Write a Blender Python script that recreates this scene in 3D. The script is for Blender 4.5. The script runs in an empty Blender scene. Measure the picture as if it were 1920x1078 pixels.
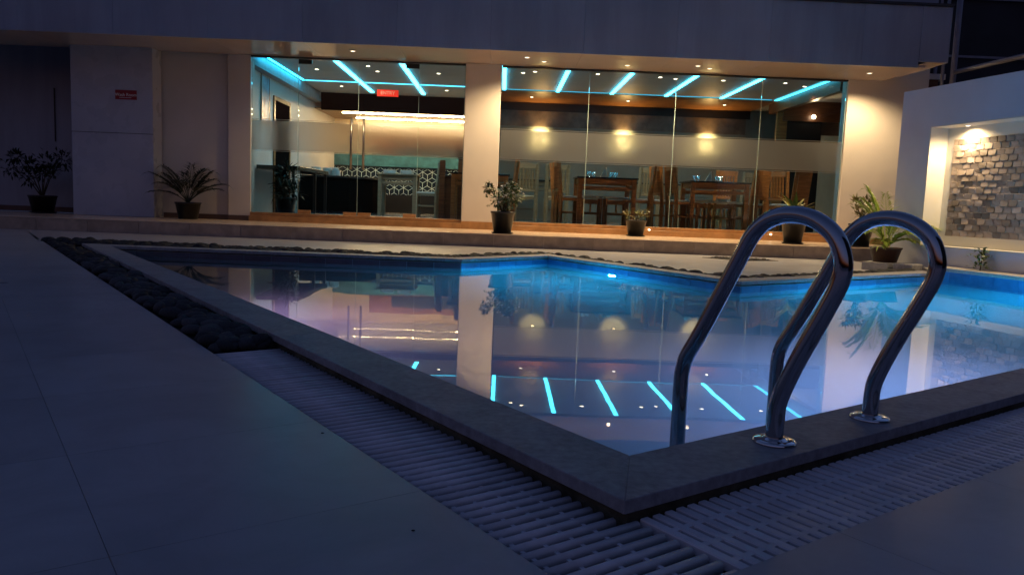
import bpy, bmesh, math, random
from mathutils import Vector, Matrix
random.seed(7)
S = bpy.context.scene
COL = S.collection
R = math.radians

# ------------------------------------------------------------------ camera
cam = bpy.data.cameras.new('camera'); camo = bpy.data.objects.new('camera', cam); COL.objects.link(camo)
cam.sensor_width = 36.0; cam.lens = 27.0; cam.clip_start = 0.05; cam.clip_end = 500
_r = Vector((0.9991761, -0.0138058, 0.0381642)); _u = Vector((-0.0364477, 0.1083752, 0.9934417)); _b = Vector((-0.0178513, -0.9940142, 0.1077827))
camo.matrix_world = Matrix(((_r.x, _u.x, _b.x, 0.0), (_r.y, _u.y, _b.y, 0.0), (_r.z, _u.z, _b.z, 0.749), (0, 0, 0, 1)))
S.camera = camo

# ------------------------------------------------------------------ sky, dusk, no sun above the horizon
w = bpy.data.worlds.new('World'); S.world = w; w.use_nodes = True
nt = w.node_tree; bg = nt.nodes['Background']
sky = nt.nodes.new('ShaderNodeTexSky'); sky.sky_type = 'NISHITA'; sky.sun_disc = False
sky.sun_elevation = R(-2.0); sky.sun_rotation = R(20); sky.ozone_density = 2.5; sky.air_density = 1.0; sky.dust_density = 0.5
nt.links.new(sky.outputs['Color'], bg.inputs['Color']); bg.inputs['Strength'].default_value = 1.15
S.view_settings.view_transform = 'Standard'; S.view_settings.look = 'None'; S.view_settings.gamma = 1.0; S.view_settings.exposure = 0.0
S.view_settings.use_curve_mapping = False
S.render.engine = 'CYCLES'
cy = S.cycles
cy.use_denoising = True; cy.max_bounces = 14; cy.transparent_max_bounces = 24; cy.transmission_bounces = 10; cy.glossy_bounces = 6; cy.diffuse_bounces = 4
cy.caustics_reflective = False; cy.caustics_refractive = True; cy.sample_clamp_indirect = 4.0; cy.blur_glossy = 0.3

# ------------------------------------------------------------------ materials
MATS = {}
def nn(nt, t, **kw):
    n = nt.nodes.new(t)
    for k, v in kw.items(): setattr(n, k, v)
    return n
def mat(name, col, rough=0.5, metal=0.0, var=0.12, scale=6.0, bump=0.0, bscale=60.0, rvar=0.0, spec=0.5, rand=0.0, coat=0.0, emit=None, es=0.0, stain=0.0, sscale=3.0, streak=False):
    m = bpy.data.materials.new(name); m.use_nodes = True; nt = m.node_tree; p = nt.nodes['Principled BSDF']
    p.inputs['Roughness'].default_value = rough; p.inputs['Metallic'].default_value = metal; p.inputs['Specular IOR Level'].default_value = spec
    p.inputs['Coat Weight'].default_value = coat
    tc = nn(nt, 'ShaderNodeTexCoord')
    n = nn(nt, 'ShaderNodeTexNoise'); n.inputs['Scale'].default_value = scale; n.inputs['Detail'].default_value = 6
    nt.links.new(tc.outputs['Object'], n.inputs['Vector'])
    mr = nn(nt, 'ShaderNodeMapRange'); mr.inputs['From Min'].default_value = 0.3; mr.inputs['From Max'].default_value = 0.7
    mr.inputs['To Min'].default_value = 1 - var; mr.inputs['To Max'].default_value = 1 + var
    nt.links.new(n.outputs['Fac'], mr.inputs['Value'])
    mx = nn(nt, 'ShaderNodeVectorMath', operation='SCALE'); mx.inputs[0].default_value = col
    nt.links.new(mr.outputs['Result'], mx.inputs['Scale'])
    out = mx.outputs['Vector']
    if stain:
        ns = nn(nt, 'ShaderNodeTexNoise'); ns.inputs['Scale'].default_value = sscale; ns.inputs['Detail'].default_value = 10; ns.inputs['Roughness'].default_value = .68; ns.inputs['Distortion'].default_value = .6
        gm = nn(nt, 'ShaderNodeNewGeometry'); nt.links.new(gm.outputs['Position'], ns.inputs['Vector'])
        if streak:
            mp = nn(nt, 'ShaderNodeMapping'); mp.inputs['Scale'].default_value = (1, 1, .12); nt.links.new(gm.outputs['Position'], mp.inputs['Vector']); nt.links.new(mp.outputs['Vector'], ns.inputs['Vector'])
        rs = nn(nt, 'ShaderNodeMapRange'); rs.inputs['From Min'].default_value = .42; rs.inputs['From Max'].default_value = .62; rs.inputs['To Min'].default_value = 1.0; rs.inputs['To Max'].default_value = 1 - stain
        nt.links.new(ns.outputs['Fac'], rs.inputs['Value']); m3 = nn(nt, 'ShaderNodeVectorMath', operation='SCALE'); nt.links.new(out, m3.inputs[0]); nt.links.new(rs.outputs['Result'], m3.inputs['Scale']); out = m3.outputs['Vector']
    if rand:
        oi = nn(nt, 'ShaderNodeObjectInfo'); r2 = nn(nt, 'ShaderNodeMapRange'); r2.inputs['To Min'].default_value = 1 - rand; r2.inputs['To Max'].default_value = 1 + rand
        nt.links.new(oi.outputs['Random'], r2.inputs['Value'])
        m2 = nn(nt, 'ShaderNodeVectorMath', operation='SCALE'); nt.links.new(out, m2.inputs[0]); nt.links.new(r2.outputs['Result'], m2.inputs['Scale']); out = m2.outputs['Vector']
    nt.links.new(out, p.inputs['Base Color'])
    if rvar:
        r3 = nn(nt, 'ShaderNodeMapRange'); r3.inputs['To Min'].default_value = max(0.02, rough - rvar); r3.inputs['To Max'].default_value = rough + rvar
        n3 = nn(nt, 'ShaderNodeTexNoise'); n3.inputs['Scale'].default_value = scale * 2.3; nt.links.new(tc.outputs['Object'], n3.inputs['Vector'])
        nt.links.new(n3.outputs['Fac'], r3.inputs['Value']); nt.links.new(r3.outputs['Result'], p.inputs['Roughness'])
    if bump:
        n2 = nn(nt, 'ShaderNodeTexNoise'); n2.inputs['Scale'].default_value = bscale; n2.inputs['Detail'].default_value = 5; nt.links.new(tc.outputs['Object'], n2.inputs['Vector'])
        b = nn(nt, 'ShaderNodeBump'); b.inputs['Strength'].default_value = bump; b.inputs['Distance'].default_value = 0.01
        nt.links.new(n2.outputs['Fac'], b.inputs['Height']); nt.links.new(b.outputs['Normal'], p.inputs['Normal'])
    if emit:
        p.inputs['Emission Color'].default_value = (*emit, 1); p.inputs['Emission Strength'].default_value = es
    MATS[name] = m; return m
def emis(name, col, s):
    m = bpy.data.materials.new(name); m.use_nodes = True; nt = m.node_tree; nt.nodes.clear()
    o = nn(nt, 'ShaderNodeOutputMaterial'); e = nn(nt, 'ShaderNodeEmission'); e.inputs['Color'].default_value = (*col, 1); e.inputs['Strength'].default_value = s
    nt.links.new(e.outputs[0], o.inputs['Surface']); MATS[name] = m; return m
def wood(name, c1, c2, rough=0.4, sc=(1, 1, 14)):
    m = mat(name, c1, rough, bump=0.05); nt = m.node_tree; p = nt.nodes['Principled BSDF']
    tc = nn(nt, 'ShaderNodeTexCoord'); mp = nn(nt, 'ShaderNodeMapping'); mp.inputs['Scale'].default_value = sc
    wv = nn(nt, 'ShaderNodeTexNoise'); wv.inputs['Scale'].default_value = 3.0; wv.inputs['Detail'].default_value = 8
    nt.links.new(tc.outputs['Object'], mp.inputs['Vector']); nt.links.new(mp.outputs['Vector'], wv.inputs['Vector'])
    cr = nn(nt, 'ShaderNodeValToRGB'); cr.color_ramp.elements[0].position = 0.35; cr.color_ramp.elements[1].position = 0.65
    cr.color_ramp.elements[0].color = (*c1, 1); cr.color_ramp.elements[1].color = (*c2, 1)
    nt.links.new(wv.outputs['Fac'], cr.inputs['Fac']); nt.links.new(cr.outputs['Color'], p.inputs['Base Color']); return m
mat('deck', (.43, .42, .44), .30, var=.10, scale=1.3, rvar=.05, rand=.05, stain=.16, sscale=2.6)
mat('grout', (.20, .20, .21), .8)
mat('coping', (.32, .31, .33), .55, var=.2, scale=40, bump=.12, bscale=160, rand=.02, stain=.28, sscale=5.0)
mat('copinglight', (.40, .38, .36), .5, var=.15, scale=30, bump=.08, bscale=160)
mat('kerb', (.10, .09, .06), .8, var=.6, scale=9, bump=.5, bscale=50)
mat('grate', (.64, .62, .66), .45, var=.12, scale=14, bump=.04, rand=.10, stain=.16, sscale=4.0)
mat('channel', (.012, .012, .014), .8)
mat('pebble', (.050, .050, .056), .75, spec=.25, var=.35, scale=12, bump=.15, bscale=60, rand=.5)
mat('soil', (.03, .022, .016), .9, bump=.5)
mat('steel', (.45, .45, .47), .10, 1.0, var=.04, scale=30, rvar=.03)
mat('chrome', (.7, .7, .72), .07, 1.0, var=.02)
mat('fascia', (.34, .35, .41), .42, var=.08, scale=.9, rand=.05, rvar=.06, stain=.14, sscale=2.2, streak=True)
mat('soffit', (.58, .48, .41), .10, var=.05, scale=1.5, rand=.04)
mat('whitewall', (.62, .57, .52), .5, var=.05, scale=1.6, bump=.03, bscale=120)
mat('pier', (.46, .48, .55), .28, var=.06, scale=1.5, rvar=.05)
mat('podium', (.62, .47, .34), .25, var=.1, scale=5, rvar=.06)
mat('riser', (.42, .31, .22), .45, var=.2, scale=7, rand=.1, bump=.04)
mat('marble', (.12, .12, .12), .3, var=.5, scale=3)
mat('sill', (.36, .19, .08), .3, var=.25, scale=6)
mat('skirt', (.10, .06, .05), .4)
mat('featurewall', (.58, .60, .71), .6, var=.05, scale=2, bump=.06, bscale=150)
mat('niche', (.70, .67, .60), .6, var=.04, scale=3, bump=.04)
mat('claystone', (.25, .20, .17), .75, var=.22, scale=18, bump=.15, bscale=45, rand=.52)
mat('pot', (.012, .012, .013), .35, var=.2)
mat('potbrown', (.06, .022, .014), .5, var=.2)
mat('leafdark', (.012, .022, .010), .45, var=.4, scale=9)
mat('leaf', (.05, .085, .02), .4, var=.4, scale=9)
mat('leafbright', (.28, .35, .04), .4, var=.3, scale=9)
mat('leafolive', (.17, .16, .05), .4, var=.4, scale=9)
mat('petal', (.75, .72, .62), .5)
mat('stem', (.07, .05, .025), .7)
mat('floor', (.20, .20, .20), .18, var=.1, scale=3)
mat('ceiling', (.60, .58, .56), .5, var=.03)
mat('cove', (.40, .40, .41), .5)
mat('dark', (.013, .012, .013), .35, var=.2)
mat('void', (.008, .007, .007), 1.0, spec=0.0)
mat('darktop', (.03, .025, .025), .18, var=.2)
mat('backwall', (.20, .21, .185), .45, var=.08, scale=2)
mat('cream', (.76, .62, .44), .5, var=.05)
mat('teal', (.045, .15, .20), .3, var=.35, scale=5)
mat('navy', (.012, .022, .04), .25, var=.2)
mat('hexline', (.60, .78, .84), .35)
mat('mirror', (.15, .115, .085), .3, 0, var=.35, scale=5)
mat('cushion', (.50, .50, .46), .8)
mat('china', (.75, .76, .76), .2)
mat('metaldark', (.05, .045, .04), .4, .6)
mat('brushed', (.35, .33, .31), .3, 1.0)
mat('red', (.30, .015, .018), .4, var=.05)
mat('redlit', (.75, .04, .03), .35, var=.05, emit=(1, .05, .03), es=.35)
mat('letter', (.8, .8, .8), .4, var=.02)
mat('darkscreen', (.016, .016, .022), .7, var=.3, scale=2)
mat('pipe', (.22, .22, .27), .5, .2)
mat('trim', (.05, .045, .045), .35, .3)
mat('picture', (.08, .32, .5), .3, var=.5, scale=5)
wood('woodchair', (.30, .115, .035), (.42, .18, .06)); wood('woodgrey', (.17, .145, .10), (.23, .20, .14)); wood('woodpanel', (.20, .085, .03), (.34, .16, .055), .3, (1, 1, 9))
wood('woodbrown', (.10, .035, .016), (.17, .07, .03), .35)
emis('ledcove', (.02, .60, 1.0), 18.0); emis('ledcyan', (.065, .68, 1.0), 13.0); emis('ledthin3', (.06, .65, 1.0), 5.0); emis('ledthin', (.06, .65, 1.0), 1.2); emis('ledwarm', (1.0, .68, .34), 120.0); emis('lamp', (1.0, .80, .55), 14.0); emis('lampdim', (1.0, .80, .55), 4.0)
emis('poolblue', (.02, .54, 1.0), 5200.0); emis('poolred', (.85, .48, .90), 1100.0); emis('poolviolet', (.34, .48, 1.0), 5400.0); emis('sconceglow', (1.0, .70, .30), 14.0)
# basin mosaic
m = mat('basin', (.30, .52, .66), .3, var=.1); nt = m.node_tree; p = nt.nodes['Principled BSDF']
br = nn(nt, 'ShaderNodeTexBrick'); br.offset = 0; br.inputs['Scale'].default_value = 1.0; br.inputs['Brick Width'].default_value = .05; br.inputs['Row Height'].default_value = .05; br.inputs['Mortar Size'].default_value = .003
br.inputs['Color1'].default_value = (.24, .48, .64, 1); br.inputs['Color2'].default_value = (.32, .55, .70, 1); br.inputs['Mortar'].default_value = (.5, .55, .58, 1)
tc = nn(nt, 'ShaderNodeTexCoord'); nt.links.new(tc.outputs['UV'], br.inputs['Vector']); nt.links.new(br.outputs['Color'], p.inputs['Base Color'])
mat('bandgrey', (.10, .10, .14), .3, var=.15, scale=9, rand=.15)  # greyed tile colour carries the coping's reflection along the far-left edge
mat('bandtile', (.04, .20, .42), .15, var=.15, scale=9, rand=.2)
# window glass: thin clear sheet
m = bpy.data.materials.new('glass'); m.use_nodes = True; nt = m.node_tree; nt.nodes.clear(); MATS['glass'] = m
o = nn(nt, 'ShaderNodeOutputMaterial'); t = nn(nt, 'ShaderNodeBsdfTransparent'); t.inputs['Color'].default_value = (.93, .96, .95, 1)
g = nn(nt, 'ShaderNodeBsdfGlossy'); g.inputs['Roughness'].default_value = .01; f = nn(nt, 'ShaderNodeFresnel'); f.inputs['IOR'].default_value = 1.45; mx = nn(nt, 'ShaderNodeMixShader')
nt.links.new(f.outputs[0], mx.inputs[0]); nt.links.new(t.outputs[0], mx.inputs[1]); nt.links.new(g.outputs[0], mx.inputs[2]); nt.links.new(mx.outputs[0], o.inputs['Surface'])
# glass edge (greenish)
mat('glassedge', (.45, .62, .60), .2)
# frosted film
m = bpy.data.materials.new('frost'); m.use_nodes = True; nt = m.node_tree; nt.nodes.clear(); MATS['frost'] = m
o = nn(nt, 'ShaderNodeOutputMaterial'); t = nn(nt, 'ShaderNodeBsdfTransparent'); t.inputs['Color'].default_value = (.9, .9, .9, 1)
rf = nn(nt, 'ShaderNodeBsdfRefraction'); rf.inputs['Roughness'].default_value = .30; rf.inputs['IOR'].default_value = 1.25; rf.inputs['Color'].default_value = (.86, .86, .86, 1)
df = nn(nt, 'ShaderNodeBsdfDiffuse'); df.inputs['Color'].default_value = (.5, .5, .5, 1); m1 = nn(nt, 'ShaderNodeMixShader'); m1.inputs[0].default_value = .12
m2 = nn(nt, 'ShaderNodeMixShader'); m2.inputs[0].default_value = .82
nt.links.new(rf.outputs[0], m1.inputs[1]); nt.links.new(df.outputs[0], m1.inputs[2]); nt.links.new(t.outputs[0], m2.inputs[1]); nt.links.new(m1.outputs[0], m2.inputs[2]); nt.links.new(m2.outputs[0], o.inputs['Surface'])
# drinking glass
m = bpy.data.materials.new('tumbler'); m.use_nodes = True; nt = m.node_tree; nt.nodes.clear(); MATS['tumbler'] = m
o = nn(nt, 'ShaderNodeOutputMaterial'); t = nn(nt, 'ShaderNodeBsdfTransparent'); g = nn(nt, 'ShaderNodeBsdfGlossy'); g.inputs['Roughness'].default_value = .05; mx = nn(nt, 'ShaderNodeMixShader'); mx.inputs[0].default_value = .35
nt.links.new(t.outputs[0], mx.inputs[1]); nt.links.new(g.outputs[0], mx.inputs[2]); nt.links.new(mx.outputs[0], o.inputs['Surface'])
# water
m = bpy.data.materials.new('water'); m.use_nodes = True; nt = m.node_tree; nt.nodes.clear(); MATS['water'] = m
o = nn(nt, 'ShaderNodeOutputMaterial'); g = nn(nt, 'ShaderNodeBsdfGlass'); g.inputs['IOR'].default_value = 1.333; g.inputs['Roughness'].default_value = 0.0; g.inputs['Color'].default_value = (1, 1, 1, 1)
tc = nn(nt, 'ShaderNodeTexCoord'); n1 = nn(nt, 'ShaderNodeTexNoise'); n1.inputs['Scale'].default_value = 1.4; n1.inputs['Detail'].default_value = 2
bp = nn(nt, 'ShaderNodeBump'); bp.inputs['Strength'].default_value = .032; bp.inputs['Distance'].default_value = .02
nt.links.new(tc.outputs['Object'], n1.inputs['Vector']); nt.links.new(n1.outputs['Fac'], bp.inputs['Height']); nt.links.new(bp.outputs['Normal'], g.inputs['Normal']); nt.links.new(g.outputs[0], o.inputs['Surface'])
va = nn(nt, 'ShaderNodeVolumeAbsorption'); va.inputs['Color'].default_value = (.35, .55, .68, 1); va.inputs['Density'].default_value = .45
vs = nn(nt, 'ShaderNodeVolumeScatter'); vs.inputs['Color'].default_value = (.85, .92, 1, 1); vs.inputs['Density'].default_value = .55; vs.inputs['Anisotropy'].default_value = .3
ad = nn(nt, 'ShaderNodeAddShader'); nt.links.new(va.outputs[0], ad.inputs[0]); nt.links.new(vs.outputs[0], ad.inputs[1]); nt.links.new(ad.outputs[0], o.inputs['Volume'])

# ------------------------------------------------------------------ object helpers
def tag(o, label=None, cat=None, group=None, kind=None):
    if label: o['label'] = label
    if cat: o['category'] = cat
    if group: o['group'] = group
    if kind: o['kind'] = kind
    return o
def thing(name, loc, label, cat, group=None, rz=0.0):
    o = bpy.data.objects.new(name, None); COL.objects.link(o); o.empty_display_size = .1
    o.location = loc; o.rotation_euler = (0, 0, rz); return tag(o, label, cat, group)
def link(name, me, parent=None, world=False, loc=None, rz=None):
    o = bpy.data.objects.new(name, me); COL.objects.link(o)
    if parent is not None:
        o.parent = parent
        if world:
            mm = Matrix.Translation(parent.location) @ parent.rotation_euler.to_matrix().to_4x4()
            o.matrix_parent_inverse = mm.inverted()
    if loc is not None: o.location = loc
    if rz is not None: o.rotation_euler = (0, 0, rz)
    return o
class MB:
    def __init__(s): s.v = []; s.f = []; s.sm = []
    def add(s, vs, fs, smooth=False):
        b = len(s.v); s.v += [tuple(x) for x in vs]; s.f += [tuple(i + b for i in q) for q in fs]; s.sm += [smooth] * len(fs); return s
    def box(s, lo, hi):
        (a, b, c), (d, e, f) = lo, hi
        return s.add([(a, b, c), (d, b, c), (d, e, c), (a, e, c), (a, b, f), (d, b, f), (d, e, f), (a, e, f)],
                     [(0, 3, 2, 1), (4, 5, 6, 7), (0, 1, 5, 4), (1, 2, 6, 5), (2, 3, 7, 6), (3, 0, 4, 7)])
    def prism(s, poly, z0, z1):
        n = len(poly)
        ar = sum(poly[i][0] * poly[(i + 1) % n][1] - poly[(i + 1) % n][0] * poly[i][1] for i in range(n))
        if ar < 0: poly = poly[::-1]
        vs = [(p[0], p[1], z0) for p in poly] + [(p[0], p[1], z1) for p in poly]
        fs = [tuple(range(n))[::-1], tuple(range(n, 2 * n))] + [(i, (i + 1) % n, n + (i + 1) % n, n + i) for i in range(n)]
        return s.add(vs, fs)
    def tube(s, pts, rad, n=10, caps=True, smooth=True):
        pts = [Vector(p) for p in pts]; k = len(pts); rad = rad if isinstance(rad, (list, tuple)) else [rad] * k
        t0 = (pts[1] - pts[0]).normalized(); ref = Vector((0, 0, 1)) if abs(t0.z) < .9 else Vector((1, 0, 0)); nx = t0.cross(ref).normalized(); vs = []
        for i, p in enumerate(pts):
            t = (pts[min(i + 1, k - 1)] - pts[max(i - 1, 0)]).normalized(); nx = (nx - t * nx.dot(t)).normalized(); ny = t.cross(nx)
            for j in range(n):
                a = 2 * math.pi * j / n; vs.append(p + (nx * math.cos(a) + ny * math.sin(a)) * rad[i])
        fs = [(i * n + j, i * n + (j + 1) % n, (i + 1) * n + (j + 1) % n, (i + 1) * n + j) for i in range(k - 1) for j in range(n)]
        b = len(s.v); s.add(vs, fs, smooth)
        if caps: s.f += [tuple(b + j for j in range(n))[::-1], tuple(b + (k - 1) * n + j for j in range(n))]; s.sm += [False, False]
        return s
    def lathe(s, prof, c=(0, 0, 0), n=20, smooth=True):
        vs = []; k = len(prof)
        for r, z in prof:
            for j in range(n):
                a = 2 * math.pi * j / n; vs.append((c[0] + r * math.cos(a), c[1] + r * math.sin(a), c[2] + z))
        fs = [(i * n + j, i * n + (j + 1) % n, (i + 1) * n + (j + 1) % n, (i + 1) * n + j) for i in range(k - 1) for j in range(n)]
        b = len(s.v); s.add(vs, fs, smooth)
        s.f += [tuple(b + j for j in range(n))[::-1], tuple(b + (k - 1) * n + j for j in range(n))]; s.sm += [False, False]
        return s
    def leaf(s, p, d, up, L, W, curl=.15):
        p = Vector(p); d = Vector(d).normalized(); sd = d.cross(Vector(up))
        sd = sd.normalized() if sd.length > 1e-4 else Vector((1, 0, 0)); u = sd.cross(d)
        a = p; b = p + d * L * .45 + sd * W * .5 + u * L * curl * .5; c = p + d * L * .45 - sd * W * .5 + u * L * curl * .5; m = p + d * L * .5 + u * L * curl * .25; e = p + d * L - u * L * curl
        return s.add([a, b, e, c, m], [(0, 1, 4), (1, 2, 4), (2, 3, 4), (3, 0, 4)])
    def mesh(s, name, mt, bevel=0.0, seg=1):
        me = bpy.data.meshes.new(name); me.from_pydata(s.v, [], s.f)
        me.polygons.foreach_set('use_smooth', s.sm); me.materials.append(MATS[mt])
        if bevel:
            bm = bmesh.new(); bm.from_mesh(me); bmesh.ops.bevel(bm, geom=bm.edges[:], offset=bevel, segments=seg, affect='EDGES', clamp_overlap=True); bm.to_mesh(me); bm.free()
        return me
    def obj(s, name, mt, parent=None, world=True, bevel=0.0, seg=1):
        return link(name, s.mesh(name, mt, bevel, seg), parent, world)
def box(name, lo, hi, mt, parent=None, bevel=0.0, world=True): return MB().box(lo, hi).obj(name, mt, parent, world, bevel)
def copy_tree(o, loc=None, rz=None):
    def rec(x, par):
        c = x.copy(); COL.objects.link(c); c.parent = par
        for ch in [q for q in KIDS.get(x.name, [])]: KIDS.setdefault(c.name, []).append(rec(ch, c))
        return c
    c = rec(o, None)
    if loc is not None: c.location = loc
    if rz is not None: c.rotation_euler = (0, 0, rz)
    return c
KIDS = {}
def reg(o):
    # remembers the children of a thing for copying
    def rec(x):
        KIDS[x.name] = [c for c in ALL() if c.parent == x]
        for c in KIDS[x.name]: rec(c)
    rec(o); return o
def ALL(): return COL.objects
ORD = ['first', 'second', 'third', 'fourth', 'fifth', 'sixth', 'seventh', 'eighth', 'ninth', 'tenth', 'eleventh', 'twelfth']

# ------------------------------------------------------------------ pool frame
AN = R(35); E1 = Vector((math.cos(AN), math.sin(AN), 0)); E2 = Vector((-E1.y, E1.x, 0)); N0 = Vector((.364, 1.973, 0))
def P(a, b, z=0.0): q = N0 + E1 * a + E2 * b; q.z = z; return q
def AB(p): d = Vector((p[0], p[1], 0)) - N0; return d.dot(E1), d.dot(E2)
ZD, ZC, ZG = .06, .10, .05            # deck, coping top, grating top (water is 0)
WP = Vector((5.657, 9.692, 0)); WD = Vector((.214, -.977, 0)); WN = Vector((.977, .214, 0))   # feature wall face: point, direction towards the camera, inwards
C3 = WP - WN * .37 + WD * .20
def isect(p, d, q, e):
    den = d.x * e.y - d.y * e.x; t = ((q.x - p.x) * e.y - (q.y - p.y) * e.x) / den; return p + d * t
NR = isect(N0, E1, WP - WN * .37, WD)
POOL = [N0, P(0, 8.39), Vector((-.429, 8.80, 0)), Vector((.628, 9.97, 0)), Vector((2.309, 7.241, 0)), C3, NR]
def offset_poly(poly, ds):
    n = len(poly); lines = []
    for i in range(n):
        a, b = poly[i], poly[(i + 1) % n]; d = (b - a).normalized(); nrm = Vector((-d.y, d.x, 0)); lines.append((a + nrm * ds[i], d))
    return [isect(lines[i - 1][0], lines[i - 1][1], lines[i][0], lines[i][1]) for i in range(n)]
# polygon runs clockwise seen from above, so the left normal points outwards
OUT = offset_poly(POOL, [.235] * 5 + [.36] + [.225])
INB = offset_poly(POOL, [.02] * 7)

# ------------------------------------------------------------------ ground, deck, podium
gb = MB()
big = [(-40, -20), (40, -20), (40, 45), (-40, 45)]
# ground sheet with a hole for the pool, built as a ring of quads
ring = [Vector((-40, -20, 0)), Vector((-40, 45, 0)), Vector((-10, 45, 0)), Vector((0, 45, 0)), Vector((12, 45, 0)), Vector((40, 45, 0)), Vector((40, -20, 0))]
vs = [(p.x, p.y, -.12) for p in ring] + [(p.x, p.y, -.12) for p in offset_poly(POOL, [.04] * 7)]
gb.add(vs, [(i, 7 + i, 7 + (i + 1) % 7, (i + 1) % 7) for i in range(7)])
o = gb.obj('ground', 'grout'); tag(o, kind='structure')
T = .67; A0 = -.545; B0 = -.525
deck = MB()
def clip(poly, p, nrm):
    out = []
    for i in range(len(poly)):
        a, b = poly[i], poly[(i + 1) % len(poly)]; da = (a - p).dot(nrm); db = (b - p).dot(nrm)
        if da >= 0: out.append(a)
        if da * db < 0: out.append(a + (b - a) * (da / (da - db)))
    return out
PY = 12.22
G0 = Vector((-6.0, 10.05, 0)); GL = [G0, Vector((-.72, 9.40, 0)), Vector((.57, 10.72, 0)), Vector((2.42, 7.83, 0)), Vector((5.30, 9.98, 0)), Vector((5.62, 10.22, 0))]
XR = 5.62
regions = []
A_dir = E2
lt = isect(P(A0, 0), E2, Vector((0, PY, 0)), Vector((1, 0, 0)))
regions.append([Vector((-14, -3, 0)), P(A0, B0 - 4), P(A0, 10.2), lt, Vector((-14, PY, 0))])
regions.append([G0, Vector((G0.x, PY, 0)), lt])
for i in range(5):
    a, b = GL[i], GL[i + 1]; regions.append([a, b, Vector((b.x, PY, 0)), Vector((a.x, PY, 0))])
regions.append([P(A0, B0), P(A0, B0 - 4), P(9.0, B0 - 4), P(9.0, B0)])
tiles = []
for rg in regions:
    ar = sum(rg[i].x * rg[(i + 1) % len(rg)].y - rg[(i + 1) % len(rg)].x * rg[i].y for i in range(len(rg)))
    if ar < 0: rg = rg[::-1]
    ab = [AB(p) for p in rg]
    for i in range(int((min(q[0] for q in ab) - A0) // T), int((max(q[0] for q in ab) - A0) // T) + 1):
        for j in range(int((min(q[1] for q in ab) - B0) // T), int((max(q[1] for q in ab) - B0) // T) + 1):
            g = .0007; a0 = A0 + i * T + g; b0 = B0 + j * T + g
            pl = [P(a0, b0), P(a0 + T - 2 * g, b0), P(a0 + T - 2 * g, b0 + T - 2 * g), P(a0, b0 + T - 2 * g)]
            for k in range(len(rg)):
                p, q = rg[k], rg[(k + 1) % len(rg)]; d = q - p; pl = clip(pl, p, Vector((-d.y, d.x, 0)))
                if len(pl) < 3: break
            if len(pl) >= 3:
                ara = abs(sum(pl[k].x * pl[(k + 1) % len(pl)].y - pl[(k + 1) % len(pl)].x * pl[k].y for k in range(len(pl)))) / 2
                if ara > .002: tiles.append(pl)
        pass
dk = MB()
for rg in regions: dk.prism([(p.x, p.y) for p in rg], -.10, ZD - .003)
deck = dk.obj('deck', 'grout'); tag(deck, kind='structure')
def vis_key(pl):
    c = sum(pl, Vector()) / len(pl); return c.length + (30 if c.y < -.2 or abs(c.x) > .75 * max(c.y, .1) + 1 else 0)
tiles.sort(key=vis_key)
rest = MB()
for k, pl in enumerate(tiles):
    if k < 295: MB().prism([(p.x, p.y) for p in pl], ZD - .02, ZD).obj('deck_tile', 'deck', deck)
    else: rest.prism([(p.x, p.y) for p in pl], ZD - .02, ZD)
if rest.v: tag(rest.obj('deck_tiles', 'deck', deck), kind='stuff')

# ------------------------------------------------------------------ basin, water, coping
DEPTH = -1.35
bs = MB(); n = 7
me = bpy.data.meshes.new('pool_basin'); bm = bmesh.new(); uv = bm.loops.layers.uv.new('UVMap')
def face(pts, uvs):
    f = bm.faces.new([bm.verts.new(p) for p in pts])
    for l, q in zip(f.loops, uvs): l[uv].uv = q
face([(p.x, p.y, DEPTH) for p in INB], [AB(p) for p in INB])
for i in range(n):
    a, b = INB[i], INB[(i + 1) % n]; L = (b - a).length; top = .14 if i == 5 else .05
    face([(a.x, a.y, DEPTH), (b.x, b.y, DEPTH), (b.x, b.y, top), (a.x, a.y, top)], [(0, DEPTH), (L, DEPTH), (L, top), (0, top)])
bm.to_mesh(me); bm.free(); me.materials.append(MATS['basin'])
basin = link('pool_basin', me); tag(basin, kind='structure')
pw = offset_poly(POOL, [.024] * 7)
me = bpy.data.meshes.new('pool_water'); bm = bmesh.new()
tv = [bm.verts.new((p.x, p.y, 0)) for p in pw]; lv = [bm.verts.new((p.x, p.y, DEPTH - .01)) for p in pw]
bm.faces.new(tv); bm.faces.new(lv[::-1])
for i in range(n): bm.faces.new([tv[i], lv[i], lv[(i + 1) % n], tv[(i + 1) % n]])
bmesh.ops.recalc_face_normals(bm, faces=bm.faces[:]); bm.to_mesh(me); bm.free(); me.materials.append(MATS['water'])
water = link('pool_water', me); tag(water, kind='structure')
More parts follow.
